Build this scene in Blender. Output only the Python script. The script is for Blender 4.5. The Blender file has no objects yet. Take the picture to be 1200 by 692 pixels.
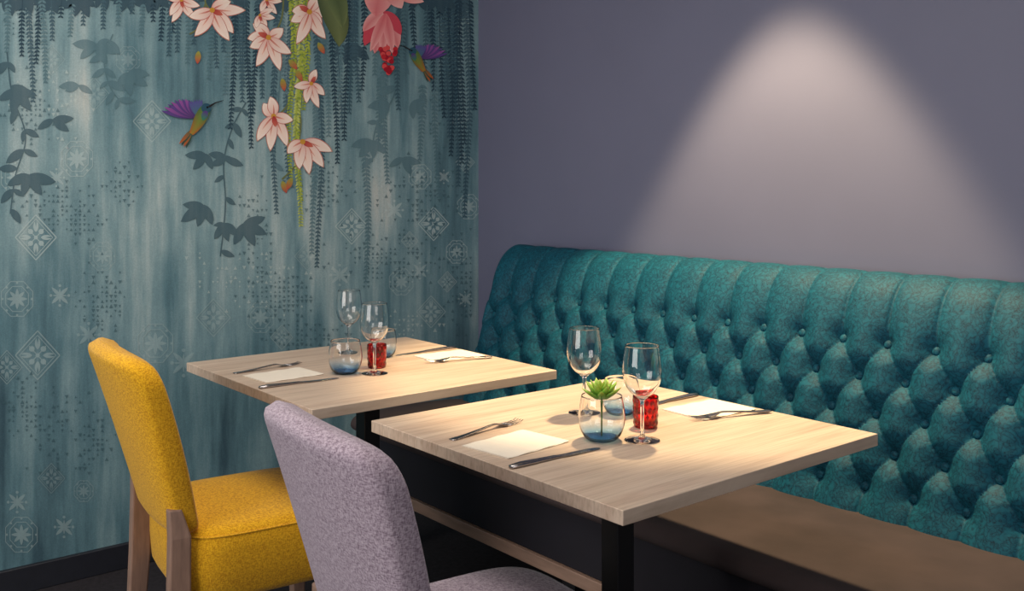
import bpy, bmesh, math, random
from mathutils import Vector, Matrix
random.seed(7)
sc = bpy.context.scene
try:
    sc.view_settings.view_transform = 'Standard'
except Exception:
    pass

# ------------------------------------------------------------------ helpers
def lin(c):
    c = c/255.0
    return c/12.92 if c <= 0.04045 else ((c+0.055)/1.055)**2.4
def rgb(r, g, b, a=1.0):
    return (lin(r), lin(g), lin(b), a)

def new_mat(name):
    m = bpy.data.materials.new(name); m.use_nodes = True
    nt = m.node_tree
    return m, nt, nt.nodes['Principled BSDF']

def N(nt, typ, **kw):
    n = nt.nodes.new(typ)
    for k, v in kw.items():
        setattr(n, k, v)
    return n

def ramp(nt, stops):
    r = N(nt, 'ShaderNodeValToRGB')
    e = r.color_ramp.elements
    e[0].position, e[0].color = stops[0]
    e[1].position, e[1].color = stops[-1]
    for p, c in stops[1:-1]:
        x = e.new(p); x.color = c
    return r

def simple(name, col, rough=0.5, metal=0.0, noise=0.0, nscale=40, bump=0.0, bscale=200, sheen=0.0, coord='Object', stretch=(1,1,1)):
    m, nt, b = new_mat(name)
    b.inputs['Roughness'].default_value = rough
    b.inputs['Metallic'].default_value = metal
    if sheen:
        b.inputs['Sheen Weight'].default_value = sheen
        b.inputs['Sheen Roughness'].default_value = 0.4
    tc = N(nt, 'ShaderNodeTexCoord')
    mp = N(nt, 'ShaderNodeMapping'); mp.inputs['Scale'].default_value = stretch
    nt.links.new(tc.outputs[coord], mp.inputs[0])
    n1 = N(nt, 'ShaderNodeTexNoise'); n1.inputs['Scale'].default_value = nscale; n1.inputs['Detail'].default_value = 4
    nt.links.new(mp.outputs[0], n1.inputs['Vector'])
    lo = tuple(max(0, c*(1-noise)) for c in col[:3])+(1,)
    hi = tuple(min(1, c*(1+noise)) for c in col[:3])+(1,)
    r = ramp(nt, [(0.3, lo), (0.7, hi)])
    nt.links.new(n1.outputs['Fac'], r.inputs[0])
    nt.links.new(r.outputs[0], b.inputs['Base Color'])
    if bump:
        n2 = N(nt, 'ShaderNodeTexNoise'); n2.inputs['Scale'].default_value = bscale; n2.inputs['Detail'].default_value = 3
        nt.links.new(mp.outputs[0], n2.inputs['Vector'])
        bp = N(nt, 'ShaderNodeBump'); bp.inputs['Strength'].default_value = bump; bp.inputs['Distance'].default_value = 0.002
        nt.links.new(n2.outputs['Fac'], bp.inputs['Height'])
        nt.links.new(bp.outputs[0], b.inputs['Normal'])
    return m

def mesh_obj(name, verts, faces, mats, parent=None, loc=(0,0,0), rot=(0,0,0), smooth=False, fm=None):
    me = bpy.data.meshes.new(name)
    me.from_pydata([tuple(v) for v in verts], [], faces)
    if not isinstance(mats, (list, tuple)): mats = [mats]
    for m in mats: me.materials.append(m)
    if fm:
        for p, i in zip(me.polygons, fm): p.material_index = i
    if smooth:
        for p in me.polygons: p.use_smooth = True
    me.update()
    ob = bpy.data.objects.new(name, me)
    sc.collection.objects.link(ob)
    ob.location = loc; ob.rotation_euler = rot
    if parent: ob.parent = parent
    return ob

def fix_normals(ob):
    bm = bmesh.new(); bm.from_mesh(ob.data)
    bmesh.ops.recalc_face_normals(bm, faces=bm.faces)
    bm.to_mesh(ob.data); bm.free(); return ob

def empty(name, loc=(0,0,0), rot=(0,0,0)):
    e = bpy.data.objects.new(name, None); sc.collection.objects.link(e)
    e.location = loc; e.rotation_euler = rot; e.empty_display_size = 0.1
    return e

def box(name, lo, hi, mat, parent=None, bevel=0.0):
    x0,y0,z0 = lo; x1,y1,z1 = hi
    v = [(x0,y0,z0),(x1,y0,z0),(x1,y1,z0),(x0,y1,z0),(x0,y0,z1),(x1,y0,z1),(x1,y1,z1),(x0,y1,z1)]
    f = [(0,3,2,1),(4,5,6,7),(0,1,5,4),(1,2,6,5),(2,3,7,6),(3,0,4,7)]
    o = mesh_obj(name, v, f, mat, parent)
    if bevel:
        b = o.modifiers.new('bevel', 'BEVEL'); b.width = bevel; b.segments = 3
        b.harden_normals = False
    return o

def lathe_data(prof, seg=48):
    verts, faces = [], []
    n = len(prof); rings = []
    for r, z in prof:
        if r < 1e-6:
            rings.append([len(verts)]); verts.append((0,0,z))
        else:
            rings.append(list(range(len(verts), len(verts)+seg)))
            for i in range(seg):
                a = 2*math.pi*i/seg
                verts.append((r*math.cos(a), r*math.sin(a), z))
    for k in range(n-1):
        A, B = rings[k], rings[k+1]
        for i in range(seg):
            j = (i+1) % seg
            if len(A) == 1 and len(B) == 1: continue
            if len(A) == 1: faces.append((A[0], B[j], B[i]))
            elif len(B) == 1: faces.append((A[i], A[j], B[0]))
            else: faces.append((A[i], A[j], B[j], B[i]))
    return verts, faces

def lathe(name, prof, mat, parent=None, loc=(0,0,0), seg=48, smooth=True):
    v, f = lathe_data(prof, seg)
    return fix_normals(mesh_obj(name, v, f, mat, parent, loc, smooth=smooth))

def spline(pts, n=8):
    """catmull-rom densify list of tuples"""
    out = []
    P = [pts[0]]+list(pts)+[pts[-1]]
    for i in range(1, len(P)-2):
        p0,p1,p2,p3 = P[i-1],P[i],P[i+1],P[i+2]
        for k in range(n):
            t = k/n
            out.append(tuple(0.5*((2*b)+(-a+c)*t+(2*a-5*b+4*c-d)*t*t+(-a+3*b-3*c+d)*t**3) for a,b,c,d in zip(p0,p1,p2,p3)))
    out.append(tuple(pts[-1]))
    return out

# ------------------------------------------------------------------ layout constants
# world: -X runs along the banquette wall away from the camera, +Y towards the banquette wall
F = 1147.0; HOR = 215.0; EYE = 1.245
CA, SA = 0.7735, 0.634
WALL_L = -3.26
WALL_B = 2.49
CEIL = 2.42

def wall_pt(px, py):
    """position (y,z) of an artwork feature on the wallpapered wall"""
    t = (px-600)/F
    z = -WALL_L/(CA-SA*t)
    return z*(CA*t+SA), EYE-(py-HOR)*z/F

# ------------------------------------------------------------------ materials
# wallpaper: watery teal with artwork colours from the mesh colour attribute
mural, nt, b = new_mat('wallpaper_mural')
b.inputs['Roughness'].default_value = 0.75
b.inputs['Specular IOR Level'].default_value = 0.25
geo = N(nt, 'ShaderNodeNewGeometry')
def wnoise(scale, detail, stretch, rough=.6):
    mp = N(nt, 'ShaderNodeMapping'); mp.inputs['Scale'].default_value = stretch
    nt.links.new(geo.outputs['Position'], mp.inputs[0])
    n = N(nt, 'ShaderNodeTexNoise'); n.inputs['Scale'].default_value = scale; n.inputs['Detail'].default_value = detail; n.inputs['Roughness'].default_value = rough
    nt.links.new(mp.outputs[0], n.inputs['Vector']); return n.outputs['Fac']
sep = N(nt, 'ShaderNodeSeparateXYZ'); nt.links.new(geo.outputs['Position'], sep.inputs[0])
def mathn(op, a, bb=None, c=None):
    m = N(nt, 'ShaderNodeMath', operation=op)
    for i, v in enumerate((a, bb, c)):
        if v is None: continue
        if isinstance(v, (int, float)): m.inputs[i].default_value = v
        else: nt.links.new(v, m.inputs[i])
    return m.outputs[0]
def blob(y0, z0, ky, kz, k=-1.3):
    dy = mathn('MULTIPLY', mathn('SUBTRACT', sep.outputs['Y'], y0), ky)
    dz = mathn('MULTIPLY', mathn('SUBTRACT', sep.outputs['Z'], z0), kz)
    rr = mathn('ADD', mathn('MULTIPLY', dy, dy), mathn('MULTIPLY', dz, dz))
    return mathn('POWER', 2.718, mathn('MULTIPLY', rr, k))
pale1 = blob(1.55, 1.12, 1.2, 1.9)  # pale misty middle of the print
pale2 = blob(0.75, 1.45, 3.0, 1.8)  # second pale area of the print
dark_falloff = blob(0.45, 0.35, 1.2, 1.8)  # lower left: darker print, plus light falloff painted into the colour
streak = wnoise(1.6, 6, (1, 6.5, .8), .6)
fine = wnoise(2.0, 3, (1, 22, 1.2), .5)
cloud = wnoise(2.6, 3, (1,1,1))
fac = mathn('ADD', mathn('MULTIPLY', streak, 1.15), mathn('MULTIPLY', cloud, 0.45))
fac = mathn('ADD', fac, mathn('MULTIPLY', fine, 0.24))
fac = mathn('ADD', fac, mathn('MULTIPLY', pale1, 0.24))
fac = mathn('ADD', fac, mathn('MULTIPLY', pale2, 0.20))
fac = mathn('SUBTRACT', fac, mathn('MULTIPLY', dark_falloff, 0.14))
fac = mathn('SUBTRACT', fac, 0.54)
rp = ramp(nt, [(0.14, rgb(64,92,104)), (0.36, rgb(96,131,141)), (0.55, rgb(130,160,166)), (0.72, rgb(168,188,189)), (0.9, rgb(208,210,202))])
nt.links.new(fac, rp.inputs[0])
n3 = N(nt, 'ShaderNodeTexNoise'); n3.inputs['Scale'].default_value = 260; n3.inputs['Detail'].default_value = 1
nt.links.new(geo.outputs['Position'], n3.inputs['Vector'])
gr = N(nt, 'ShaderNodeMixRGB', blend_type='OVERLAY'); gr.inputs[0].default_value = 0.2
nt.links.new(rp.outputs[0], gr.inputs[1]); nt.links.new(n3.outputs['Fac'], gr.inputs[2])
at = N(nt, 'ShaderNodeAttribute', attribute_name='Col')
mx = N(nt, 'ShaderNodeMixRGB'); nt.links.new(at.outputs['Alpha'], mx.inputs[0])
nt.links.new(gr.outputs[0], mx.inputs[1]); nt.links.new(at.outputs['Color'], mx.inputs[2])
nt.links.new(mx.outputs[0], b.inputs['Base Color'])

m_wallB = simple('painted_plaster_slate', rgb(98,100,123), 0.6, noise=0.03, nscale=3, bump=0.05, bscale=120)
m_ceil = simple('ceiling_paint', rgb(210,205,200), 0.8, noise=0.02, nscale=3)
m_floor = simple('dark_carpet', rgb(32,27,33), 0.95, noise=0.5, nscale=60, bump=0.4, bscale=300)
m_base = simple('dark_baseboard', rgb(34,36,44), 0.5, noise=0.1)
m_black = simple('black_powder_coat', rgb(20,19,22), 0.5, noise=0.1)
m_chairwood = simple('greyed_beech', rgb(150,120,104), 0.5, noise=0.18, nscale=14, bump=0.1, bscale=60, stretch=(6,6,1))
m_rail = simple('pale_wood_rail', rgb(150,122,106), 0.5, noise=0.15, nscale=10, stretch=(1,8,8))
m_seatbrown = simple('taupe_brown_suede', rgb(60,49,49), 0.95, noise=0.3, nscale=5, bump=0.1, bscale=180)
m_navy = simple('dark_navy_vinyl', rgb(20,17,28), 0.75, noise=0.15, nscale=12)

# oak table laminate
m_oak, nt, b = new_mat('pale_oak_laminate')
b.inputs['Roughness'].default_value = 0.45
tc = N(nt, 'ShaderNodeTexCoord'); mp = N(nt, 'ShaderNodeMapping'); mp.inputs['Scale'].default_value = (9, 0.8, 2)
nt.links.new(tc.outputs['Object'], mp.inputs[0])
na = N(nt, 'ShaderNodeTexNoise'); na.inputs['Scale'].default_value = 2.5; na.inputs['Detail'].default_value = 8; na.inputs['Roughness'].default_value = 0.65; na.inputs['Distortion'].default_value = 0.6
nt.links.new(mp.outputs[0], na.inputs['Vector'])
ra = ramp(nt, [(0.28, rgb(170,144,124)), (0.42, rgb(193,169,149)), (0.6, rgb(206,185,165)), (0.8, rgb(187,162,143))])
nt.links.new(na.outputs['Fac'], ra.inputs[0])
mp2 = N(nt, 'ShaderNodeMapping'); mp2.inputs['Scale'].default_value = (60, 1.6, 20)
nt.links.new(tc.outputs['Object'], mp2.inputs[0])
nb = N(nt, 'ShaderNodeTexNoise'); nb.inputs['Scale'].default_value = 3; nb.inputs['Detail'].default_value = 4
nt.links.new(mp2.outputs[0], nb.inputs['Vector'])
rb = ramp(nt, [(0.35, (0.66,0.62,0.58,1)), (0.55, (1,1,1,1))])
nt.links.new(nb.outputs['Fac'], rb.inputs[0])
mm = N(nt, 'ShaderNodeMixRGB', blend_type='MULTIPLY'); mm.inputs[0].default_value = 0.55
nt.links.new(ra.outputs[0], mm.inputs[1]); nt.links.new(rb.outputs[0], mm.inputs[2])
nt.links.new(mm.outputs[0], b.inputs['Base Color'])
bp = N(nt, 'ShaderNodeBump'); bp.inputs['Strength'].default_value = 0.12; bp.inputs['Distance'].default_value = 0.001
nt.links.new(nb.outputs['Fac'], bp.inputs['Height']); nt.links.new(bp.outputs[0], b.inputs['Normal'])

def weave(name, dark, light, scale=420, sheen=0.2):
    m, nt, b = new_mat(name)
    b.inputs['Roughness'].default_value = 0.9
    b.inputs['Sheen Weight'].default_value = sheen
    b.inputs['Specular IOR Level'].default_value = 0.2
    tc = N(nt, 'ShaderNodeTexCoord')
    n1 = N(nt, 'ShaderNodeTexNoise'); n1.inputs['Scale'].default_value = scale; n1.inputs['Detail'].default_value = 2
    mpa = N(nt, 'ShaderNodeMapping'); mpa.inputs['Scale'].default_value = (1, 1, 0.35)
    mpb = N(nt, 'ShaderNodeMapping'); mpb.inputs['Scale'].default_value = (0.35, 0.35, 1)
    nt.links.new(tc.outputs['Object'], mpa.inputs[0]); nt.links.new(tc.outputs['Object'], mpb.inputs[0])
    nt.links.new(mpa.outputs[0], n1.inputs['Vector'])
    n2 = N(nt, 'ShaderNodeTexNoise'); n2.inputs['Scale'].default_value = scale; n2.inputs['Detail'].default_value = 2
    nt.links.new(mpb.outputs[0], n2.inputs['Vector'])
    ad = N(nt, 'ShaderNodeMath', operation='ADD'); nt.links.new(n1.outputs['Fac'], ad.inputs[0]); nt.links.new(n2.outputs['Fac'], ad.inputs[1])
    hf = N(nt, 'ShaderNodeMath', operation='MULTIPLY'); hf.inputs[1].default_value = 0.5; nt.links.new(ad.outputs[0], hf.inputs[0])
    r = ramp(nt, [(0.38, dark), (0.6, light)])
    nt.links.new(hf.outputs[0], r.inputs[0]); nt.links.new(r.outputs[0], b.inputs['Base Color'])
    bp = N(nt, 'ShaderNodeBump'); bp.inputs['Strength'].default_value = 0.4; bp.inputs['Distance'].default_value = 0.0012
    nt.links.new(hf.outputs[0], bp.inputs['Height']); nt.links.new(bp.outputs[0], b.inputs['Normal'])
    return m
m_yellow = weave('yellow_wool_weave', rgb(194,130,8), rgb(240,184,32), scale=520)
m_mauve = weave('mauve_wool_weave', rgb(128,110,124), rgb(188,172,184), scale=480)

# teal banquette fabric
m_teal, nt, b = new_mat('teal_crackle_fabric')
b.inputs['Roughness'].default_value = 0.65
b.inputs['Specular IOR Level'].default_value = 0.22
tc = N(nt, 'ShaderNodeTexCoord')
nd = N(nt, 'ShaderNodeTexNoise'); nd.inputs['Scale'].default_value = 14; nd.inputs['Detail'].default_value = 4
nt.links.new(tc.outputs['Object'], nd.inputs['Vector'])
mxv = N(nt, 'ShaderNodeMixRGB'); mxv.inputs[0].default_value = 0.25
nt.links.new(tc.outputs['Object'], mxv.inputs[1]); nt.links.new(nd.outputs['Color'], mxv.inputs[2])
vo = N(nt, 'ShaderNodeTexVoronoi', feature='DISTANCE_TO_EDGE'); vo.inputs['Scale'].default_value = 40
nt.links.new(mxv.outputs[0], vo.inputs['Vector'])
rv = ramp(nt, [(0.0, rgb(4,38,52)), (0.04, rgb(10,68,86)), (0.3, rgb(14,84,102))])
nt.links.new(vo.outputs['Distance'], rv.inputs[0])
nf = N(nt, 'ShaderNodeTexNoise'); nf.inputs['Scale'].default_value = 300; nf.inputs['Detail'].default_value = 2
nt.links.new(tc.outputs['Object'], nf.inputs['Vector'])
rf = ramp(nt, [(0.35, (0.78,0.8,0.82,1)), (0.65, (1,1,1,1))]); nt.links.new(nf.outputs['Fac'], rf.inputs[0])
mt = N(nt, 'ShaderNodeMixRGB', blend_type='MULTIPLY'); mt.inputs[0].default_value = 0.6
nt.links.new(rv.outputs[0], mt.inputs[1]); nt.links.new(rf.outputs[0], mt.inputs[2])
nt.links.new(mt.outputs[0], b.inputs['Base Color'])
bp1 = N(nt, 'ShaderNodeBump'); bp1.inputs['Strength'].default_value = 0.15; bp1.inputs['Distance'].default_value = 0.001
nt.links.new(nf.outputs['Fac'], bp1.inputs['Height'])
bp2 = N(nt, 'ShaderNodeBump'); bp2.inputs['Strength'].default_value = 0.3; bp2.inputs['Distance'].default_value = 0.004
nw = N(nt, 'ShaderNodeTexNoise'); nw.inputs['Scale'].default_value = 22; nw.inputs['Detail'].default_value = 4; nw.inputs['Distortion'].default_value = 2.5
nt.links.new(tc.outputs['Object'], nw.inputs['Vector'])
nt.links.new(nw.outputs['Fac'], bp2.inputs['Height']); nt.links.new(bp1.outputs[0], bp2.inputs['Normal'])
nt.links.new(bp2.outputs[0], b.inputs['Normal'])

def table_glass(name, bottom=None, h=0.03):
    m, nt, b = new_mat(name)
    b.inputs['Transmission Weight'].default_value = 1.0; b.inputs['Roughness'].default_value = 0.0; b.inputs['IOR'].default_value = 1.42
    b.inputs['Base Color'].default_value = (1,1,1,1)
    if bottom:
        tc = N(nt, 'ShaderNodeTexCoord'); s = N(nt, 'ShaderNodeSeparateXYZ'); nt.links.new(tc.outputs['Object'], s.inputs[0])
        mr = N(nt, 'ShaderNodeMapRange'); mr.inputs['From Max'].default_value = h
        nt.links.new(s.outputs['Z'], mr.inputs['Value'])
        r = ramp(nt, [(0.0, bottom), (1.0, (1,1,1,1))]); nt.links.new(mr.outputs[0], r.inputs[0])
        nt.links.new(r.outputs[0], b.inputs['Base Color'])
    return m
m_glass = table_glass('clear_glass')
m_blueglass = table_glass('blue_base_glass', bottom=rgb(120,196,248), h=0.04)
m_redglass, nt, b = new_mat('red_pressed_glass')
b.inputs['Transmission Weight'].default_value = 1.0; b.inputs['Roughness'].default_value = 0.1; b.inputs['IOR'].default_value = 1.45
b.inputs['Base Color'].default_value = rgb(225,34,30)
m_red2 = simple('red_enamel', rgb(140,8,16), .2, noise=.2, nscale=90)
m_wax = simple('candle_wax', rgb(250,225,190), 0.5, noise=0.02)
m_steel = simple('brushed_steel', rgb(170,165,165), 0.22, metal=1.0, noise=0.05, nscale=80)
m_paper = simple('napkin_paper', rgb(234,224,208), 0.85, noise=0.02, nscale=30, bump=0.1, bscale=300)

# ------------------------------------------------------------------ room
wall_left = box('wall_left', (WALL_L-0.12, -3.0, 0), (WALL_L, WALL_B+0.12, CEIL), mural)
wc = wall_left.data.color_attributes.new('Col', 'FLOAT_COLOR', 'POINT')
for d in wc.data: d.color = (0.2, 0.3, 0.3, 0.0)
box('wall_back', (WALL_L, WALL_B, 0), (2.6, WALL_B+0.12, CEIL), m_wallB)
box('floor', (WALL_L-0.12, -3.0, -0.1), (2.6, WALL_B+0.12, 0), m_floor)
box('ceiling', (WALL_L-0.12, -3.0, CEIL), (2.6, WALL_B+0.12, CEIL+0.1), m_ceil)
box('baseboard_left', (WALL_L, -3.0, 0), (WALL_L+0.018, WALL_B-0.018, 0.08), m_base, bevel=0.003)
box('baseboard_back', (WALL_L, WALL_B-0.018, 0), (2.6, WALL_B, 0.08), m_base, bevel=0.003)

# ------------------------------------------------------------------ wallpaper artwork
AV, AF, AC = [], [], []   # verts, faces, per-vertex colours
cnt = [0]
def addv(px, py, col, L):
    y, z = wall_pt(px, py)
    AV.append((WALL_L + 0.0003 + 0.0004*L + 5e-6*(cnt[0] % 70), y, min(z, CEIL-.001))); AC.append(col)
    return len(AV)-1
def mixc(a, c, t): return tuple(a[i]*(1-t)+c[i]*t for i in range(4))
def stroke(pts, widths, c0, c1, L, mid=None, ease=1.0):
    """painted brush stroke: ribbon with 3 columns"""
    cnt[0] += 1
    n = len(pts); rows = []
    for i, (x, y) in enumerate(pts):
        a = pts[max(0, i-1)]; c = pts[min(n-1, i+1)]
        dx, dy_ = c[0]-a[0], c[1]-a[1]; l = math.hypot(dx, dy_) or 1
        nx, ny = -dy_/l, dx/l; w = widths[i]/2
        col = mixc(c0, c1, (i/(n-1))**ease); mc = mixc(mid or col, col, 0.45)
        rows.append((addv(x-nx*w, y-ny*w, col, L), addv(x, y, mc, L), addv(x+nx*w, y+ny*w, col, L)))
    for r0, r1 in zip(rows[:-1], rows[1:]):
        AF.append((r0[0], r0[1], r1[1], r1[0])); AF.append((r0[1], r0[2], r1[2], r1[1]))
def petal(cx, cy, ang, ln, w, c0, c1, L, bend=0.0, mid=None, n=10, tip=0.9, ease=1.0):
    pts, ws = [], []
    a = math.radians(ang); x, y = cx, cy
    for i in range(n+1):
        t = i/n
        pts.append((x, y)); ws.append(max(0.25, w*math.sin(math.pi*min(1, t**tip*0.97+0.03))**0.75))
        aa = a+math.radians(bend)*t
        x += math.cos(aa)*ln/n; y += math.sin(aa)*ln/n
    stroke(pts, ws, c0, c1, L, mid, ease)
def line(pts, w, col, L, w1=None):
    n = len(pts); w1 = w if w1 is None else w1
    stroke(pts, [w+(w1-w)*i/(n-1) for i in range(n)], col, col, L)
def disc(cx, cy, r, col, L, n=10, ry=None):
    cnt[0] += 1
    ry = ry or r; c = addv(cx, cy, col, L)
    ids = [addv(cx+r*math.cos(2*math.pi*i/n), cy+ry*math.sin(2*math.pi*i/n), col, L) for i in range(n)]
    for i in range(n): AF.append((c, ids[i], ids[(i+1) % n]))
def C(r, g, b_, a=1.0): return (lin(r), lin(g), lin(b_), a)

# -- faint patterned tiles
def tile(cx, cy, s, kind=0, al=0.42):
    p = C(194,212,210,al*.72); sx, sy = s, s*1.1
    w = max(1.0, s*0.055)
    def P(u, v): return (cx+u*sx, cy+v*sy)
    def ln(a, c, ww=w): line([P(*a), P(*c)], ww, p, 1)
    if kind == 0:      # diamond lattice
        D = [(0,-1),(1,0),(0,1),(-1,0)]
        for i in range(4):
            a, c = D[i], D[(i+1) % 4]; ln(a, c)
            ln((a[0]*.82,a[1]*.82), (c[0]*.82,c[1]*.82), w*.6)
            m = ((a[0]+c[0])/2, (a[1]+c[1])/2)
            ln((0,0), (m[0]*.75, m[1]*.75), w*.8)
            x, y = P(m[0]*.52, m[1]*.52); disc(x, y, s*.13, p, 1)
            for d in (-1, 1):
                petal(*P(a[0]*.25, a[1]*.25), math.degrees(math.atan2(a[1], a[0]))+d*22, s*.5, s*.12, p, p, 1, bend=-d*35)
        disc(cx, cy, s*.1, p, 1)
    elif kind == 1:    # octagon rosette
        for r in (1.0, .72):
            q = [(r*math.cos(math.pi*(i+.5)/4), r*math.sin(math.pi*(i+.5)/4)) for i in range(8)]
            for i in range(8): ln(q[i], q[(i+1) % 8], w*.8)
        for i in range(8):
            petal(cx, cy, 45*i, s*.6, s*.2, p, p, 1)
        for i in range(8):
            disc(*P(.86*math.cos(math.pi*i/4), .86*math.sin(math.pi*i/4)), s*.07, p, 1)
    else:              # square with cross flowers
        for i in range(4):
            a = 90*i+45
            petal(cx, cy, a, s*.95, s*.3, p, p, 1)
            petal(cx, cy, a+45, s*.6, s*.14, p, p, 1)
            disc(*P(.75*math.cos(math.radians(a+45)), .75*math.sin(math.radians(a+45))), s*.12, p, 1)
for t in [(42,278,24,0,.85),(178,142,22,0,.5),(90,186,20,1,.6),(66,208,12,2,.55),(18,208,18,1,.55),(70,346,14,2,.5),(20,350,20,1,.5),
          (44,416,26,0,.5),(182,402,22,1,.35),(104,392,16,2,.3),(25,626,20,1,.45),(20,588,14,2,.4),(75,617,14,2,.4),(60,560,16,0,.25),
          (250,372,20,0,.35),(215,425,18,2,.3),(305,372,17,1,.35),(412,265,19,0,.8),(508,262,18,0,.8),(462,246,13,2,.6),(492,207,14,1,.55),
          (535,295,13,1,.6),(549,242,14,1,.55),(505,365,17,0,.5),(470,330,15,1,.45),(398,322,14,2,.45),(360,300,15,0,.3),(545,350,10,2,.5),
          (437,300,12,1,.4),(545,190,11,0,.45),(520,207,9,2,.5),(492,317,11,2,.45),(110,110,18,0,.25),(150,70,15,1,.25),(60,70,16,0,.25),
          (8,430,18,0,.4),(120,300,16,1,.3),(480,282,10,0,.45),(524,330,11,0,.45),(444,215,12,0,.4),(540,140,10,1,.4),(98,575,12,1,.3),(330,395,13,0,.4)]:
    tile(*t[:3], kind=t[3], al=t[4])

# -- scattered confetti triangles / dots in darker teal
used = set()
def confetti(cx, cy, rx, ry, n, col):
    for _ in range(n):
        x = random.gauss(cx, rx*.5); y = random.gauss(cy, ry*.5)
        x = round(x/5.2)*5.2; y = round(y/5.6)*5.6
        if x > 556 or (x, y) in used: continue
        used.add((x, y)); cnt[0] += 1
        s = random.uniform(1.2, 2.3); k = random.choice((-1, 1))
        ids = [addv(x-s, y+k*s, col, 2), addv(x+s, y+k*s, col, 2), addv(x, y-k*s, col, 2)]
        AF.append(tuple(ids))
dk = C(66,98,108,.65)
for c_ in [(90,258,26,30,90),(118,350,24,34,90),(35,130,30,30,80),(330,345,36,26,150),(60,240,40,26,60),(300,270,20,60,60),(22,480,26,30,50),
           (380,220,30,30,70),(455,300,60,40,150),(500,230,45,40,100),(360,395,50,20,90),(540,330,16,60,70),(60,500,40,50,60),(140,220,30,30,40),(520,120,30,50,60),(110,520,20,40,50),(30,30,30,30,40)]:
    confetti(*c_, dk)
for c_ in [(60,120,60,40,80),(300,330,60,40,90),(470,380,60,14,60)]:
    confetti(*c_, C(200,215,210,.45))

# -- shadow foliage branches
def leafc(x, y, ang, ln, col, L=3): petal(x, y, ang, ln, ln*.42, col, col, L, bend=random.uniform(-18, 18), n=7)
def branch(pts, col, ln=22, step=3, L=3):
    q = spline(pts, 6); line(q, 1.6, col, L)
    for i in range(2, len(q), step):
        a = math.degrees(math.atan2(q[i][1]-q[i-1][1], q[i][0]-q[i-1][0]))
        k = random.choice((-1, 1))
        leafc(q[i][0], q[i][1], a+k*random.uniform(35, 75), ln*random.uniform(.7, 1.1), col, L)
        if random.random() < .5: leafc(q[i][0], q[i][1], a-k*random.uniform(30, 80), ln*random.uniform(.5, .9), col, L)
def spray(x, y, ln, col, angs, L=3):
    for a in angs: leafc(x, y, a, ln*random.uniform(.8, 1.1), col, L)
sh = C(58,86,98,.8); sh2 = C(82,114,124,.7)
branch([(8,60),(14,110),(30,160),(18,205),(12,250)], sh, 26)
spray(20,105,30,sh,(150,60,20,100)); spray(34,205,30,sh,(160,110,60,20)); spray(62,140,22,sh,(0,40,150))
branch([(132,40),(122,70),(128,100),(140,118)], sh2, 22); spray(112,52,26,sh2,(180,140,60,20)); spray(150,85,28,sh2,(0,40,90,130)); spray(92,100,22,sh2,(180,150,30))
branch([(288,120),(272,150),(262,190),(264,240),(258,300)], sh, 18)
spray(238,240,30,sh,(175,140,100,60)); spray(285,262,28,sh,(-10,25,60,110)); spray(265,185,24,sh,(150,200,30)); spray(262,262,26,sh,(120,80,40)); spray(240,180,22,sh,(170,120,60))
branch([(470,60),(462,110),(440,150),(436,190)], sh2, 20); spray(436,165,24,sh2,(170,130,40,80)); spray(472,185,22,sh2,(20,60,150)); spray(482,120,22,sh2,(0,40,80)); spray(455,120,24,sh2,(170,120))
branch([(330,60),(326,120),(320,200)], sh2, 16)

# -- weeping willow strands
def willow(x, y0, y1, col, s=6.0, L=4, sway=3, w=3.2):
    ph = random.uniform(0, 6); y = y0; pts = []
    while y < y1:
        xx = x+sway*math.sin(ph+y*.022); pts.append((min(xx, 556), y)); y += s*.75
    if len(pts) < 3: return
    line(pts, 1.0, col, L)
    for i, (xx, yy) in enumerate(pts):
        t = i/len(pts); k = s*(1.0-.45*t)
        for d in (-1, 1):
            a = 90-d*random.uniform(38, 58)
            petal(xx, yy, a, k*1.15, w*(1-.4*t), col, col, L, n=3)
w1 = C(40,66,82,.95); w2 = C(62,92,106,.9); w3 = C(88,122,132,.8)
for x, y0, y1, c_ in [(36,-40,120,w2),(44,-40,75,w1),(58,-40,48,w2),(118,-40,34,w2),(136,-40,28,w3),(182,-40,26,w1),(196,-40,66,w2),(205,-40,40,w1),(218,-40,74,w3),
                      (246,-40,92,w3),(262,-40,60,w2),(272,-40,150,w1),(281,-40,118,w2),(291,-40,176,w1),(299,-40,132,w1),(309,-40,90,w2),(322,-40,250,w2),
                      (331,-40,150,w3),(338,-40,210,w2),(374,-40,315,w2),(382,-40,160,w3),(392,-40,190,w1),(400,-40,120,w3),(406,-40,165,w1),(412,-40,135,w2),(424,-40,108,w1),(436,-40,90,w3),
                      (452,60,215,w3),(468,-40,130,w2),(474,-40,95,w3),(484,-40,62,w1),(505,-40,105,w1),(512,-40,232,w3),(518,-40,140,w1),(527,-40,185,w1),(534,-40,220,w2),(541,-40,168,w1),(547,-40,255,w2),(553,-40,130,w1),
                      (368,120,300,w3),(428,180,330,w3),(152,-40,18,w2),(72,-40,20,w1),(6,-40,60,w3),(287,-40,100,w2),(398,-40,150,w2),(418,-40,120,w2),(523,-40,160,w2),(538,-40,190,w1),
                      (28,-40,64,w1),(50,-40,96,w3),(84,-40,42,w3),(98,-40,30,w2),(166,-40,44,w3),(190,-40,50,w1),(210,-40,60,w2),(228,-40,52,w2),(254,-40,80,w2),(266,-40,110,w3),(304,-40,116,w2),(446,90,170,w3),(492,100,190,w3),(500,-40,80,w2)]:
    willow(x, y0, y1, c_)
for x, y in [(30,-2),(60,0),(95,2),(180,0),(270,0),(330,2),(512,0),(535,4),(410,60),(120,-4),(150,0),(10,0),(490,-4),(250,-2)]:
    spray(x, y-8, 26, C(52,78,92,.9), (40,75,110,145), 4)

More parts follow.
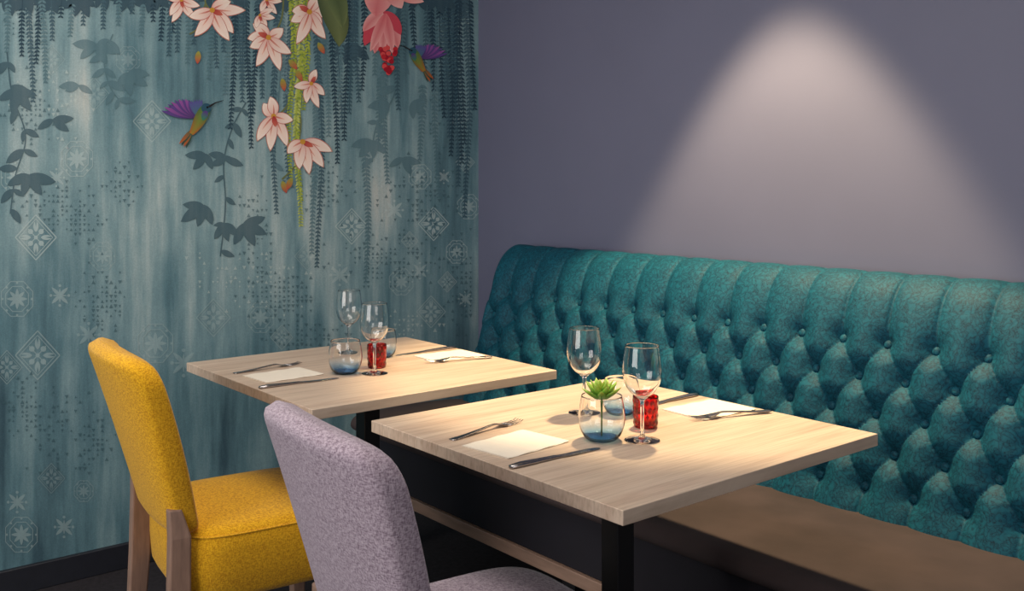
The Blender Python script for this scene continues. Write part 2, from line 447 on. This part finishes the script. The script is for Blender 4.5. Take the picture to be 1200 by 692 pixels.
# -- yellow-green catkins
yg = C(168,182,72); yg2 = C(120,146,60); yg3 = C(206,214,130)
def catkin(x, y0, y1, c_, s=4.2):
    y = y0
    while y < y1:
        t = (y-y0)/(y1-y0); xx = x+3*math.sin(y*.03)
        for d in (-1, 1):
            petal(xx, y, 90-d*random.uniform(30, 65), s*(1.7-.8*t), 3.4*(1-.4*t), random.choice((yg, yg2)), c_, 6, n=3)
        y += 3.4
catkin(349, -40, 266, yg3); catkin(341, -40, 210, yg, 3.6); catkin(357, -40, 130, yg, 3.8); catkin(351, 60, 235, yg, 3)
stem = C(112,120,78)
for p in ([(332,-20),(330,20),(318,45)],[(352,-20),(345,60),(360,95)],[(345,90),(338,120),(326,135)],[(345,110),(352,140),(350,165)],[(250,-20),(240,0),(246,12)],[(240,5),(234,30),(222,40)],[(330,210),(345,195),(350,180)]):
    line(spline(p, 5), 2.0, stem, 6)

# -- magnolia-like blossoms
pk = C(206,96,88); wh = C(255,244,232); wh2 = C(248,216,198); dp = C(168,44,54); ol = C(196,140,122)
def blossom(cx, cy, s, angs, L=7, heart=True):
    for i, (a, l) in enumerate(angs):
        bd = random.uniform(-34, 34); l_ = L+(i % 5)*.6; a += random.uniform(-6, 6)
        petal(cx, cy, a, s*l*1.04, s*.36, pk, ol, l_, bend=bd, n=10)
        petal(cx, cy, a, s*l, s*.32, pk, wh, l_+.25, bend=bd, mid=wh2, n=12, ease=.45)
        petal(cx, cy, a+3, s*l*.6, s*.05, C(190,70,70), C(236,180,160), l_+.45, bend=bd*.6, n=6)
    if heart:
        petal(cx, cy, angs[0][0]+20, s*.34, s*.16, dp, C(208,110,90), L+3.5)
        disc(cx, cy, s*.08, C(206,150,60), L+3.8)
blossom(212, 0, 28, [(60,1),(100,1),(140,.8),(20,.8),(200,.7)])
blossom(248, 12, 40, [(5,.95),(35,.9),(72,1.0),(108,.9),(160,.7),(-40,.6)])
blossom(314, 44, 40, [(185,.6),(150,.6),(100,.9),(72,1),(40,.8),(240,.6),(-20,.5)])
blossom(362, 14, 40, [(190,.5),(150,.6),(40,.6),(70,.9),(105,1),(0,.5),(-60,.6)])
blossom(304, 18, 22, [(60,.8),(10,.8),(-30,.8),(120,.7)])
blossom(364, 98, 29, [(-80,.6),(30,.7),(80,1),(120,.8),(170,.7)])
blossom(320, 136, 38, [(60,1),(95,1.05),(130,.9),(20,.6),(-90,.6),(-140,.5)])
blossom(354, 166, 40, [(5,.9),(38,.95),(75,.95),(110,.8),(160,.55)])
blossom(312, 0, 22, [(60,.9),(0,.8),(120,.7)])
for x, y, a in [(232,60,95),(330,212,70),(341,208,110),(346,82,60),(372,50,60),(330,92,80),(338,70,50)]:
    petal(x, y, a, 15, 7, C(150,160,70), C(190,70,70), 11, n=6)

# -- large banana-flower style bloom
hp = C(208,74,90); lp = C(250,190,184)
for a, l, w, c_ in [(150,34,14,lp),(128,46,18,hp),(105,50,18,lp),(85,48,17,hp),(60,46,18,lp),(40,34,14,hp)]:
    petal(449, 14, a, l, w, c_, mixc(c_, hp, .4), 11+abs(a-95)*.004, bend=(95-a)*.55, mid=hp)
for a in (95, 80, 112): petal(451, 16, a, 48, 12, C(226,120,124), lp, 12, mid=hp)
petal(446, -22, 100, 42, 34, lp, C(238,150,150), 12.6, mid=hp); petal(455, -16, 60, 30, 20, hp, lp, 12.8); petal(465,-6,15,32,12,C(234,130,130),lp,12.5)
for i in range(34):
    u = random.random(); x = 454+random.uniform(-10, 10)*(1-.7*u); y = 56+u*30
    disc(x, y, 3.0, random.choice((C(196,40,52), C(226,80,80), C(168,24,44))), 13.2+.02*i, n=8)
# big dark leaf
petal(372, -12, 45, 74, 30, C(54,72,54), C(98,108,66), 8, bend=55, mid=C(128,140,92))
petal(384, -22, 60, 58, 22, C(84,104,72), C(120,132,84), 8.6, bend=30, mid=C(60,78,52))

# -- hummingbirds (printed)
def hbird(cx, cy, s, flip=1):
    def p(u, v): return (cx+flip*u*s, cy+v*s)
    def ang(a): return a if flip == 1 else 180-a
    for i, a in enumerate((108, 116, 124, 132)):
        petal(*p(-.05,.35), ang(a), s*.85, s*.16, C(60,96,70), C(190,90,40) if i % 2 else C(60,70,60), 13.4+i*.1)
    for i in range(9):
        a = 178+i*7
        petal(*p(.12,-.18), ang(a+6), s*(1.55-.09*i), s*.24, C(70,52,104), C(150,84,160) if i % 2 else C(96,70,140), 13.8+i*.08, bend=flip*14, n=8)
    for i in range(6):
        petal(*p(.2,-.2), ang(238+i*9), s*(.75), s*.18, C(60,110,120), C(90,80,150), 14.6+i*.05, n=7)
    body = spline([p(.62,-.62), p(.5,-.48), p(.3,-.12), p(.12,.2), p(-.1,.55)], 5); nb_ = len(body)
    ws = [s*(.12+.42*math.sin(math.pi*min(1, (i/(nb_-1))*.85+.12))**.9) for i in range(nb_)]
    stroke(body, ws, C(50,110,64), C(186,96,40), 15.2, C(110,150,60), ease=2.0)
    disc(*p(.55,-.56), s*.22, C(44,84,104), 15.5, n=14)
    petal(*p(.55,-.45), ang(110), s*.45, s*.3, C(90,50,130), C(50,130,90), 15.6)
    disc(*p(.6,-.6), s*.05, C(10,10,14), 15.9)
    stroke([p(.66,-.62), p(.95,-.8), p(1.3,-.9)], [s*.09, s*.05, s*.02], C(40,36,40), C(30,30,30), 15.8)
hbird(226, 142, 27)
hbird(494, 72, 21, -1)

me = bpy.data.meshes.new('wallpaper_artwork')
me.from_pydata(AV, [], AF); me.materials.append(mural)
ca = me.color_attributes.new('Col', 'FLOAT_COLOR', 'POINT')
for i, c_ in enumerate(AC): ca.data[i].color = c_
art = bpy.data.objects.new('wallpaper_artwork', me); sc.collection.objects.link(art); art.parent = wall_left

# ------------------------------------------------------------------ banquette
bq = empty('tufted_banquette', (0,0,0))
BX0, BX1 = -2.93, 0.945
prof = spline([(2.165,.43),(2.20,.55),(2.24,.68),(2.285,.82),(2.32,.91),(2.35,.96),(2.395,.99),(2.44,.985),(2.475,.955)], 12)
cum = [0]
for a, c_ in zip(prof[:-1], prof[1:]): cum.append(cum[-1]+math.dist(a, c_))
SL = cum[-1]
def pat(s):
    s = max(0, min(SL-1e-6, s))
    lo_, hi_ = 0, len(cum)-1
    while hi_-lo_ > 1:
        m = (lo_+hi_)//2
        if cum[m] <= s: lo_ = m
        else: hi_ = m
    t = (s-cum[lo_])/(cum[hi_]-cum[lo_])
    a, c_ = prof[lo_], prof[hi_]
    return a[0]+(c_[0]-a[0])*t, a[1]+(c_[1]-a[1])*t
def pnorm(s):
    a, c_ = pat(s-.02), pat(s+.02)
    dy_, dz_ = c_[0]-a[0], c_[1]-a[1]; l = math.hypot(dy_, dz_)
    return -dz_/l, dy_/l
DX, DR, S_TOP, ROWS = 0.125, 0.088, 0.43, 5
def tuft(x, s):
    Y = s-S_TOP; u = (x-BX0)/DX
    rmin = 1.0
    r0 = int(round(-Y/DR))
    for r in (r0-1, r0, r0+1):
        if r < 0 or r >= ROWS: continue
        off = .5 if r % 2 else 0
        k = round(u-off)
        dd = math.hypot((u-off-k)*DX, Y+r*DR)
        rmin = min(rmin, dd)
    B = 1-math.exp(-(rmin/.025)**1.15)
    if Y > 0:
        g = abs(math.sin(math.pi*u)); fade = 1-.85*min(1, Y/(SL-S_TOP)*1.2)
        d = .044*(.30*B+.70*g**.32*B)
        d = d*fade + .026*(1-fade)
    elif Y < -DR*(ROWS-1):
        g = abs(math.sin(math.pi*u)); d = .044*(.30*B+.70*g**.32*B)
    else:
        v = Y/(2*DR)
        a_ = abs(math.sin(math.pi*(u+v))); c_ = abs(math.sin(math.pi*(u-v)))
        g = min(a_, c_)*.5+.5*math.sqrt(a_*c_)
        d = .044*(.30*B+.70*(g**.32)*B)
    return d-.010
bm_v, bm_f = [], []
NX = int((BX1-BX0)/0.0045); NS = 165
for j in range(NS+1):
    s = SL*j/NS; p = pat(s); n = pnorm(s)
    for i in range(NX+1):
        x = BX0+(BX1-BX0)*i/NX
        d = tuft(x, s)
        e = min(x-BX0, BX1-x); k = 1.0
        if e < .04: k = math.sqrt(max(0, 1-((.04-e)/.04)**2))
        d = d*k - .05*(1-k)
        bm_v.append((x, p[0]+n[0]*d, p[1]+n[1]*d))
for j in range(NS):
    for i in range(NX):
        a = j*(NX+1)+i
        bm_f.append((a, a+1, a+NX+2, a+NX+1))
for i_end in (0, NX):
    ids = [j*(NX+1)+i_end for j in range(NS+1)]
    c1 = len(bm_v); x = BX0 if i_end == 0 else BX1
    bm_v.append((x, 2.475, .43))
    for a, c_ in zip(ids[:-1], ids[1:]):
        bm_f.append((a, c_, c1) if i_end == 0 else (c_, a, c1))
tb = mesh_obj('tufted_back', bm_v, bm_f, m_teal, bq, smooth=True)
# buttons
bv, bf = [], []
for r in range(ROWS):
    s = S_TOP-r*DR; n = pnorm(s); p = pat(s)
    k = 0
    while True:
        x = BX0+(k+(0.5 if r % 2 else 0))*DX; k += 1
        if x > BX1-.05: break
        if x < BX0+.05: continue
        t1 = Vector((1,0,0)); nn = Vector((0,n[0],n[1])); t2 = nn.cross(t1)
        c0 = Vector((x, p[0], p[1]))-nn*0.005
        base = len(bv)
        for ring, (rr_, hh) in enumerate(((.012,0),(.0115,.005),(.008,.0078))):
            for q in range(12):
                a = q*math.pi/6
                bv.append(c0+t1*rr_*math.cos(a)+t2*rr_*math.sin(a)+nn*hh)
        bv.append(c0+nn*.009)
        for ring in range(2):
            for q in range(12):
                a0 = base+ring*12+q; a1 = base+ring*12+(q+1) % 12
                bf.append((a0, a1, a1+12, a0+12))
        for q in range(12): bf.append((base+24+q, base+24+(q+1) % 12, base+36))
mesh_obj('back_buttons', bv, bf, m_teal, bq, smooth=True)
def bar(name, x0, x1, sec, mat, parent, r=0.02):
    v, f = [], []
    cy = sum(p[0] for p in sec)/len(sec); cz = sum(p[1] for p in sec)/len(sec)
    xs = [(x0, .9), (x0+r*.3, .97), (x0+r, 1.0)]+[(x0+r+(x1-x0-2*r)*i/30, 1) for i in range(1, 30)]+[(x1-r, 1.0), (x1-r*.3, .97), (x1, .9)]
    n = len(sec)
    for x, k in xs:
        for y, z in sec: v.append((x, cy+(y-cy)*(1-(1-k)*.3), cz+(z-cz)*k))
    for i in range(len(xs)-1):
        for j in range(n):
            f.append((i*n+j, i*n+(j+1) % n, (i+1)*n+(j+1) % n, (i+1)*n+j))
    f.append(tuple(range(n))[::-1]); f.append(tuple((len(xs)-1)*n+j for j in range(n)))
    return fix_normals(mesh_obj(name, v, f, mat, parent, smooth=True))
sec = spline([(1.72,.40),(1.695,.408),(1.685,.425),(1.695,.445),(1.72,.455),(1.80,.460),(1.95,.462),(2.1,.455),(2.2,.44)], 4)+[(2.25,.43),(2.25,.40)]
bar('seat_cushion', BX0, BX1, sec, m_seatbrown, bq)
box('seat_base', (BX0+.01, 1.715, .255), (BX1-.01, 2.465, .402), m_navy, bq, bevel=.004)
box('base_rail', (BX0+.01, 1.705, .22), (BX1-.01, 1.745, .255), m_rail, bq, bevel=.003)
box('back_frame', (BX0+.012, 2.36, .20), (BX1-.012, 2.468, .9), m_navy, bq)
for i in range(5):
    x = BX0+.1+i*(BX1-BX0-.2)/4
    box('leg_%d' % (i+1), (x-.025, 1.76, 0), (x+.025, 1.80, .26), m_black, bq)
    box('rear_leg_%d' % (i+1), (x-.025, 2.40, 0), (x+.025, 2.44, .205), m_black, bq)

# ------------------------------------------------------------------ tables
TH = 0.75
def table(cx, cy, sx, sy, rz=0):
    e = empty('dining_table', (cx, cy, 0), (0,0,rz))
    box('tabletop', (-sx/2,-sy/2,TH-.024), (sx/2,sy/2,TH), m_oak, e, bevel=.0015)
    box('top_plate', (-.2,-.03,TH-.034), (.2,.03,TH-.024), m_black, e)
    box('top_plate_cross', (-.03,-.2,TH-.034), (.03,.2,TH-.024), m_black, e)
    box('pedestal_column', (-.024,-.024,.02), (.024,.024,TH-.034), m_black, e, bevel=.003)
    box('pedestal_base', (-.21,-.21,0), (.21,.21,.02), m_black, e, bevel=.006)
    return e
T1 = (-1.405, 1.43); T2 = (-2.30, 1.38)
table(T1[0], T1[1], .73, .72, 0)
table(T2[0], T2[1], .73, .72, 0)

# ------------------------------------------------------------------ chairs
def superloop(hw, hd, n, m=40):
    pts = []
    for i in range(m):
        a = 2*math.pi*i/m; c_, s_ = math.cos(a), math.sin(a)
        pts.append((hw*math.copysign(abs(c_)**(2/n), c_), hd*math.copysign(abs(s_)**(2/n), s_)))
    return pts
def loft(name, sections, mat, parent, warp=None):
    v, f = [], []; m = 56
    for z, hw, hd, n, cy in sections:
        for x, y in superloop(hw, hd, n, m):
            p = (x, y+cy, z)
            v.append(warp(*p) if warp else p)
    k = len(sections)
    for i in range(k-1):
        for j in range(m):
            f.append((i*m+j, i*m+(j+1) % m, (i+1)*m+(j+1) % m, (i+1)*m+j))
    f.append(tuple(range(m))[::-1]); f.append(tuple((k-1)*m+j for j in range(m)))
    return fix_normals(mesh_obj(name, v, f, mat, parent, smooth=True))
def tube(name, pts, r, mat, parent, cyclic=False):
    cu = bpy.data.curves.new(name, 'CURVE'); cu.dimensions = '3D'; cu.bevel_depth = r; cu.bevel_resolution = 3
    sp = cu.splines.new('POLY'); sp.points.add(len(pts)-1)
    for p, q in zip(sp.points, pts): p.co = (*q, 1)
    sp.use_cyclic_u = cyclic
    cu.materials.append(mat)
    o = bpy.data.objects.new(name, cu); sc.collection.objects.link(o); o.parent = parent
    return o
def post(name, pts, mat, parent):
    v, f = [], []
    for x, y, z, hx, hy in pts:
        for a, c_ in ((-1,-1),(1,-1),(1,1),(-1,1)): v.append((x+a*hx, y+c_*hy, z))
    for i in range(len(pts)-1):
        for j in range(4): f.append((i*4+j, i*4+(j+1) % 4, (i+1)*4+(j+1) % 4, (i+1)*4+j))
    f.append((3,2,1,0)); k = (len(pts)-1)*4; f.append((k,k+1,k+2,k+3))
    o = fix_normals(mesh_obj(name, v, f, mat, parent))
    b_ = o.modifiers.new('bevel', 'BEVEL'); b_.width = .004; b_.segments = 2
    return o
def chair(loc, rz, fabric):
    e = empty('dining_chair', loc, (0,0,rz))
    ZB, ZT = .495, .895
    def warp(x, y, z):
        t = (z-ZB)/(ZT-ZB)
        lean = -.02-.10*t-.025*t*t
        crown = -.02*(x/.22)**2*max(0, t)**3
        return (x, y+lean+.9*x*x*(.5+.5*max(0,t)), z+crown)
    secs = []
    Hh = ZT-ZB
    R_ = .07; r2 = .028
    for i in range(41):
        s = Hh*i/40
        t = i/40
        st = Hh-s; sb = s
        w = .175+.04*t
        th = .034+.004*math.sin(math.pi*t)
        if st < R_: w -= (R_-math.sqrt(max(0, R_*R_-(R_-st)**2)))*.75
        if st < r2: th -= (r2-math.sqrt(max(0, r2*r2-(r2-st)**2)))
        if sb < .03: w -= (.03-math.sqrt(max(0, .03**2-(.03-sb)**2)))*.7; th -= (.02-math.sqrt(max(0, .02**2-max(0, .02-sb)**2)))
        secs.append((ZB+s, w, max(.004, th), 4.5, 0))
    loft('backrest', secs, fabric, e, warp)
    secs = [(.345,.180,.19,5,.19),(.35,.192,.203,5,.19),(.365,.20,.21,5,.19),(.42,.206,.214,5,.19),(.46,.206,.214,5,.19),(.485,.203,.21,5,.19),
            (.50,.195,.2,5,.19),(.508,.178,.18,4.5,.19),(.513,.135,.135,4,.19),(.516,.07,.07,3,.19),(.517,.01,.01,2,.19)]
    loft('seat', secs, fabric, e)
    tube('seat_piping', [(x, y+.19, .49) for x, y in superloop(.202, .209, 5, 56)], .0022, fabric, e, True)
    for k, sx in enumerate((-1, 1)):
        post('rear_leg_%d' % (k+1), [(sx*.176,-.055,0,.014,.015),(sx*.176,-.042,.2,.015,.02),(sx*.176,-.032,.36,.016,.023),(sx*.174,-.030,.50,.016,.022),(sx*.170,-.04,.56,.012,.014)], m_chairwood, e)
        post('front_leg_%d' % (k+1), [(sx*.17,.365,0,.013,.013),(sx*.17,.36,.35,.02,.02)], m_chairwood, e)
    return e
R = math.radians
chair((-2.215, .815, 0), R(-6), m_yellow)
chair((-1.335, .835, 0), R(-6), m_mauve)

# ------------------------------------------------------------------ tableware
WG = [(0,0),(.030,0),(.0335,.0004),(.0345,.001),(.0335,.0018),(.030,.0024),(.02,.0045),(.008,.0075),(.0042,.013),(.0034,.03),(.0034,.065),(.0045,.077)]
bo = spline([(.0045,.077),(.012,.0845),(.024,.094),(.033,.108),(.0375,.126),(.0378,.142),(.0355,.162),(.0328,.181)], 4)
bi = spline([(.0320,.181),(.0346,.162),(.0368,.142),(.0365,.126),(.032,.109),(.023,.0955),(.011,.0865),(.004,.0848)], 4)
WG = WG+bo[1:]+[(.0327,.1828),(.0325,.1836),(.0322,.1836),(.0320,.1828)]+bi+[(0,.0845)]
to = spline([(.024,0),(.029,.002),(.037,.012),(.0425,.028),(.044,.045),(.042,.065),(.0386,.083)], 4)
ti = spline([(.0374,.083),(.0408,.065),(.0427,.045),(.0413,.029),(.0357,.0145),(.027,.006),(.01,.0045)], 4)
TG = [(0,0),(.02,0)]+to+[(.0384,.0852),(.0381,.0858),(.0377,.0858),(.0374,.0852)]+ti+[(0,.0045)]
def wine(loc): return lathe('wine_glass', WG, m_glass, loc=loc, seg=64)
def tumbler(loc, k=1.0):
    return lathe('tumbler_glass', [(r*k, z*k) for r, z in TG], m_blueglass, loc=loc, seg=64)
def votive(loc):
    e = empty('tealight_holder', loc)
    out = [(0,0),(.021,0),(.0235,.0006),(.024,.002),(.0252,.030),(.0262,.060),(.0260,.0622),(.0255,.063),(.0245,.0622),(.0240,.060),(.0225,.03),(.0215,.008),(.019,.006),(0,.006)]
    lathe('red_glass_cup', out, m_redglass, e, seg=40, smooth=True)
    v, f = [], []
    for row in range(4):
        z = .010+row*.0145
        for i in range(14):
            a = 2*math.pi*(i+.5*(row % 2))/14
            r0 = .0243+.0021*z/.062
            u = Vector((-math.sin(a), math.cos(a), 0)); nrm = Vector((math.cos(a), math.sin(a), 0)); c0 = nrm*r0+Vector((0,0,z))
            b0 = len(v)
            for du, dz_ in ((-.0038,0),(0,-.0058),(.0038,0),(0,.0058)): v.append(c0+u*du+Vector((0,0,dz_)))
            v.append(c0+nrm*.0009)
            for q in range(4): f.append((b0+q, b0+(q+1) % 4, b0+4))
    fix_normals(mesh_obj('pressed_pattern', v, f, m_red2, e))
    lathe('tealight_candle', [(0,.0065),(.0185,.0065),(.0188,.0225),(0,.0225)], m_wax, e, seg=24)
    lathe('wick', [(0,.0225),(.0008,.0225),(.0006,.031),(0,.0315)], m_black, e, seg=6)
    return e
m_succ, nt, b = new_mat('succulent_green')
b.inputs['Roughness'].default_value = 0.45
b.inputs['Subsurface Weight'].default_value = 0.1
tcs = N(nt, 'ShaderNodeTexCoord'); ss = N(nt, 'ShaderNodeSeparateXYZ'); nt.links.new(tcs.outputs['Object'], ss.inputs[0])
mr = N(nt, 'ShaderNodeMapRange'); mr.inputs['From Min'].default_value = .07; mr.inputs['From Max'].default_value = .13
nt.links.new(ss.outputs['Z'], mr.inputs['Value'])
rs = ramp(nt, [(0.0, rgb(70,116,40)), (0.5, rgb(130,176,62)), (1, rgb(190,212,110))]); nt.links.new(mr.outputs[0], rs.inputs[0])
nt.links.new(rs.outputs[0], b.inputs['Base Color'])
def succulent_pot(loc):
    e = empty('potted_succulent', loc)
    lathe('glass_pot', [(r*1.03, z*1.0) for r, z in TG], m_blueglass, e, seg=64)
    v, f = [], []
    def leaf(az, el, ln, w, z0, r0):
        d = Vector((math.cos(az)*math.cos(el), math.sin(az)*math.cos(el), math.sin(el)))
        side = Vector((-math.sin(az), math.cos(az), 0)); up = side.cross(d)*-1
        o = Vector((math.cos(az)*r0, math.sin(az)*r0, z0)); rows = []
        for i in range(9):
            t = i/8; c0 = o+d*ln*t+Vector((0,0,.012*t*t*math.cos(el)))
            ww = w*.5*(math.sin(math.pi*min(1, .22+.78*t))**.8 if t < 1 else .02); tk = ww*.38+.0003
            b0 = len(v)
            for q in range(8):
                a = q*math.pi/4
                v.append(c0+side*ww*math.cos(a)+up*(tk*math.sin(a)+.25*abs(ww*math.cos(a))))
            rows.append(b0)
        for a_, c_ in zip(rows[:-1], rows[1:]):
            for q in range(8): f.append((a_+q, a_+(q+1) % 8, c_+(q+1) % 8, c_+q))
        f.append(tuple(rows[-1]+q for q in range(8)))
    for ringi, (cn, el, ln, w) in enumerate(((8,.22,.036,.018),(8,.55,.034,.017),(6,.9,.029,.015),(4,1.25,.024,.011))):
        for i in range(cn): leaf(2*math.pi*i/cn+ringi*.4, el+random.uniform(-.06,.06), ln, w, .080+.003*ringi, .003)
    fix_normals(mesh_obj('succulent_rosette', v, f, m_succ, e, smooth=True))
    lathe('succulent_stem', [(0,.005),(.0016,.005),(.0016,.04),(.0025,.072),(.007,.084),(0,.086)], m_succ, e, seg=12)
    return e

# cutlery -------------------------------------------------------------
def ribbon_solid(sec):
    v, f = [], []
    for y, w, z, t in sec:
        v += [(-w,y,z+t*.25),(-w*.7,y,z),(w*.7,y,z),(w,y,z+t*.25),(w,y,z+t*.75),(w*.6,y,z+t),(-w*.6,y,z+t),(-w,y,z+t*.75)]
    for i in range(len(sec)-1):
        for j in range(8): f.append((i*8+j, i*8+(j+1) % 8, (i+1)*8+(j+1) % 8, (i+1)*8+j))
    f.append(tuple(range(8))[::-1]); f.append(tuple((len(sec)-1)*8+j for j in range(8)))
    return v, f
def knife(loc, rz):
    sec = [(-.105,.004,.0005,.004),(-.103,.0065,.0,.006),(-.08,.0075,.0,.0075),(-.03,.006,.0,.006),(.0,.005,.0003,.005),(.01,.0065,.001,.003),(.03,.0088,.0008,.0018),(.08,.0092,.0004,.0014),(.1,.007,.0002,.001),(.108,.0025,.0,.0008)]
    v, f = ribbon_solid(sec)
    return fix_normals(mesh_obj('table_knife', v, f, m_steel, loc=loc, rot=(0,0,rz), smooth=True))
def fork(loc, rz):
    sec = spline([(-.1,.004,.0,.002),(-.096,.0085,.0,.0025),(-.07,.0078,.0,.003),(-.02,.004,.004,.003),(.02,.0032,.007,.003),(.036,.0075,.005,.002),(.046,.0115,.003,.0018),(.058,.012,.0015,.0017)], 4)
    v, f = ribbon_solid(sec)
    for k in range(4):
        cx = -.0100+k*.00667
        s2 = [(.056,.0019,.0016,.0017),(.075,.0016,.001,.0015),(.092,.0013,.003,.0013),(.1,.0007,.0055,.0008)]
        v2, f2 = ribbon_solid(s2); o = len(v)
        v += [(x+cx, y, z) for x, y, z in v2]; f += [tuple(i+o for i in q) for q in f2]
    return fix_normals(mesh_obj('table_fork', v, f, m_steel, loc=loc, rot=(0,0,rz), smooth=True))
def napkin(loc, rz, lx=.125, ly=.165):
    v, f = [], []
    n = 14
    prof_ = [(-lx/2,.0),(lx/2-.002,.0),(lx/2,.0012),(lx/2-.002,.0024),(-lx/2+.003,.0026),(-lx/2+.003,.0016),(-lx/2,.0012)]
    m = len(prof_)
    for i in range(n+1):
        y = -ly/2+ly*i/n
        for x, z in prof_: v.append((x, y, z+(.0006*math.sin(i*1.3+x*40) if z > .001 else 0)))
    for i in range(n):
        for j in range(m): f.append((i*m+j, i*m+(j+1) % m, (i+1)*m+(j+1) % m, (i+1)*m+j))
    f.append(tuple(range(m))[::-1]); f.append(tuple(n*m+j for j in range(m)))
    return fix_normals(mesh_obj('paper_napkin', v, f, m_paper, loc=loc, rot=(0,0,rz)))

Z = TH+.0002
def on(T, da, db, z=Z): return (T[0]-da, T[1]+db, z)
# front table
wine(on(T1,.13,.03)); wine(on(T1,-.105,-.04)); tumbler(on(T1,.075,.085), .9); votive(on(T1,-.035,.045)); succulent_pot(on(T1,-.05,-.095))
napkin(on(T1,.03,-.245), R(6)); fork(on(T1,.145,-.225), R(9)); knife(on(T1,-.09,-.25), R(-1))
napkin(on(T1,-.02,.262), R(-3)); fork(on(T1,-.09,.25,Z+.0032), R(180-18)); knife(on(T1,.09,.25), R(180))
# rear table
wine(on(T2,.215,.065)); wine(on(T2,-.1,-.04)); tumbler(on(T2,-.045,-.095)); tumbler(on(T2,.1,.11), .9); votive(on(T2,-.03,.01))
napkin(on(T2,.03,-.235), R(3)); fork(on(T2,.14,-.225), R(5)); knife(on(T2,-.09,-.25), R(-2))
napkin(on(T2,-.01,.262), R(-3)); fork(on(T2,-.09,.24,Z+.0032), R(180-14)); knife(on(T2,.09,.255), R(180))

# ------------------------------------------------------------------ downlights & lights
m_trimring = simple('downlight_trim', rgb(225,225,225), .4)
def downlight(x, y, energy, size, blend, col=(1,.83,.66), rad=.02):
    e = empty('ceiling_downlight', (x, y, CEIL))
    lathe('trim_ring', [(.035,0),(.05,-.003),(.05,-.008),(.036,-.012),(.033,-.004),(.033,0)], m_trimring, e, seg=32)
    l = bpy.data.lights.new('spot_lamp', 'SPOT'); l.energy = energy; l.spot_size = size; l.spot_blend = blend; l.color = col; l.shadow_soft_size = rad
    o = bpy.data.objects.new('spot_lamp', l); sc.collection.objects.link(o); o.parent = e; o.location = (0,0,-.03)
    return e
downlight(-1.72, WALL_B-.40, 265, R(65), .32, col=(1,.75,.42), rad=.05)
downlight(-2.35, 1.15, 10, R(120), 1.0, rad=.15)  # extra downlight, added to brighten the rear table

def area(name, loc, target, size, energy, col):
    l = bpy.data.lights.new(name, 'AREA'); l.shape = 'RECTANGLE'; l.size = size[0]; l.size_y = size[1]; l.energy = energy; l.color = col
    o = bpy.data.objects.new(name, l); sc.collection.objects.link(o); o.location = loc
    o.rotation_euler = (Vector(target)-Vector(loc)).to_track_quat('-Z', 'Y').to_euler()
    return o
area('fill_left', (-1.6, -2.6, 1.5), (-2.0, 1.5, .9), (2.4, 1.6), 78, (1,.96,.92))  # unseen soft area light added left of the camera; no window there
area('fill_behind', (1.8, .2, 2.2), (-1.5, 1.4, .7), (1.6, 1.6), 32, (1,.95,.9))  # unseen area light added behind the camera as fill
area('fill_overhead', (-1.8, .7, 2.38), (-1.85, .9, 0), (1.6, .7), 20, (1,.93,.86))  # area light added below the ceiling for softer table light; no panel there

w = bpy.data.worlds.new('room_ambience'); sc.world = w; w.use_nodes = True
w.node_tree.nodes['Background'].inputs[0].default_value = (.58,.64,.82,1)
w.node_tree.nodes['Background'].inputs[1].default_value = .24

# ------------------------------------------------------------------ camera
cam = bpy.data.cameras.new('camera'); co = bpy.data.objects.new('camera', cam); sc.collection.objects.link(co)
cam.sensor_width = 36; cam.lens = F/1200*36; cam.shift_y = -(346-HOR)/1200
co.location = (0, 0, EYE); co.rotation_euler = (math.pi/2, 0, math.atan2(CA, SA))
sc.camera = co
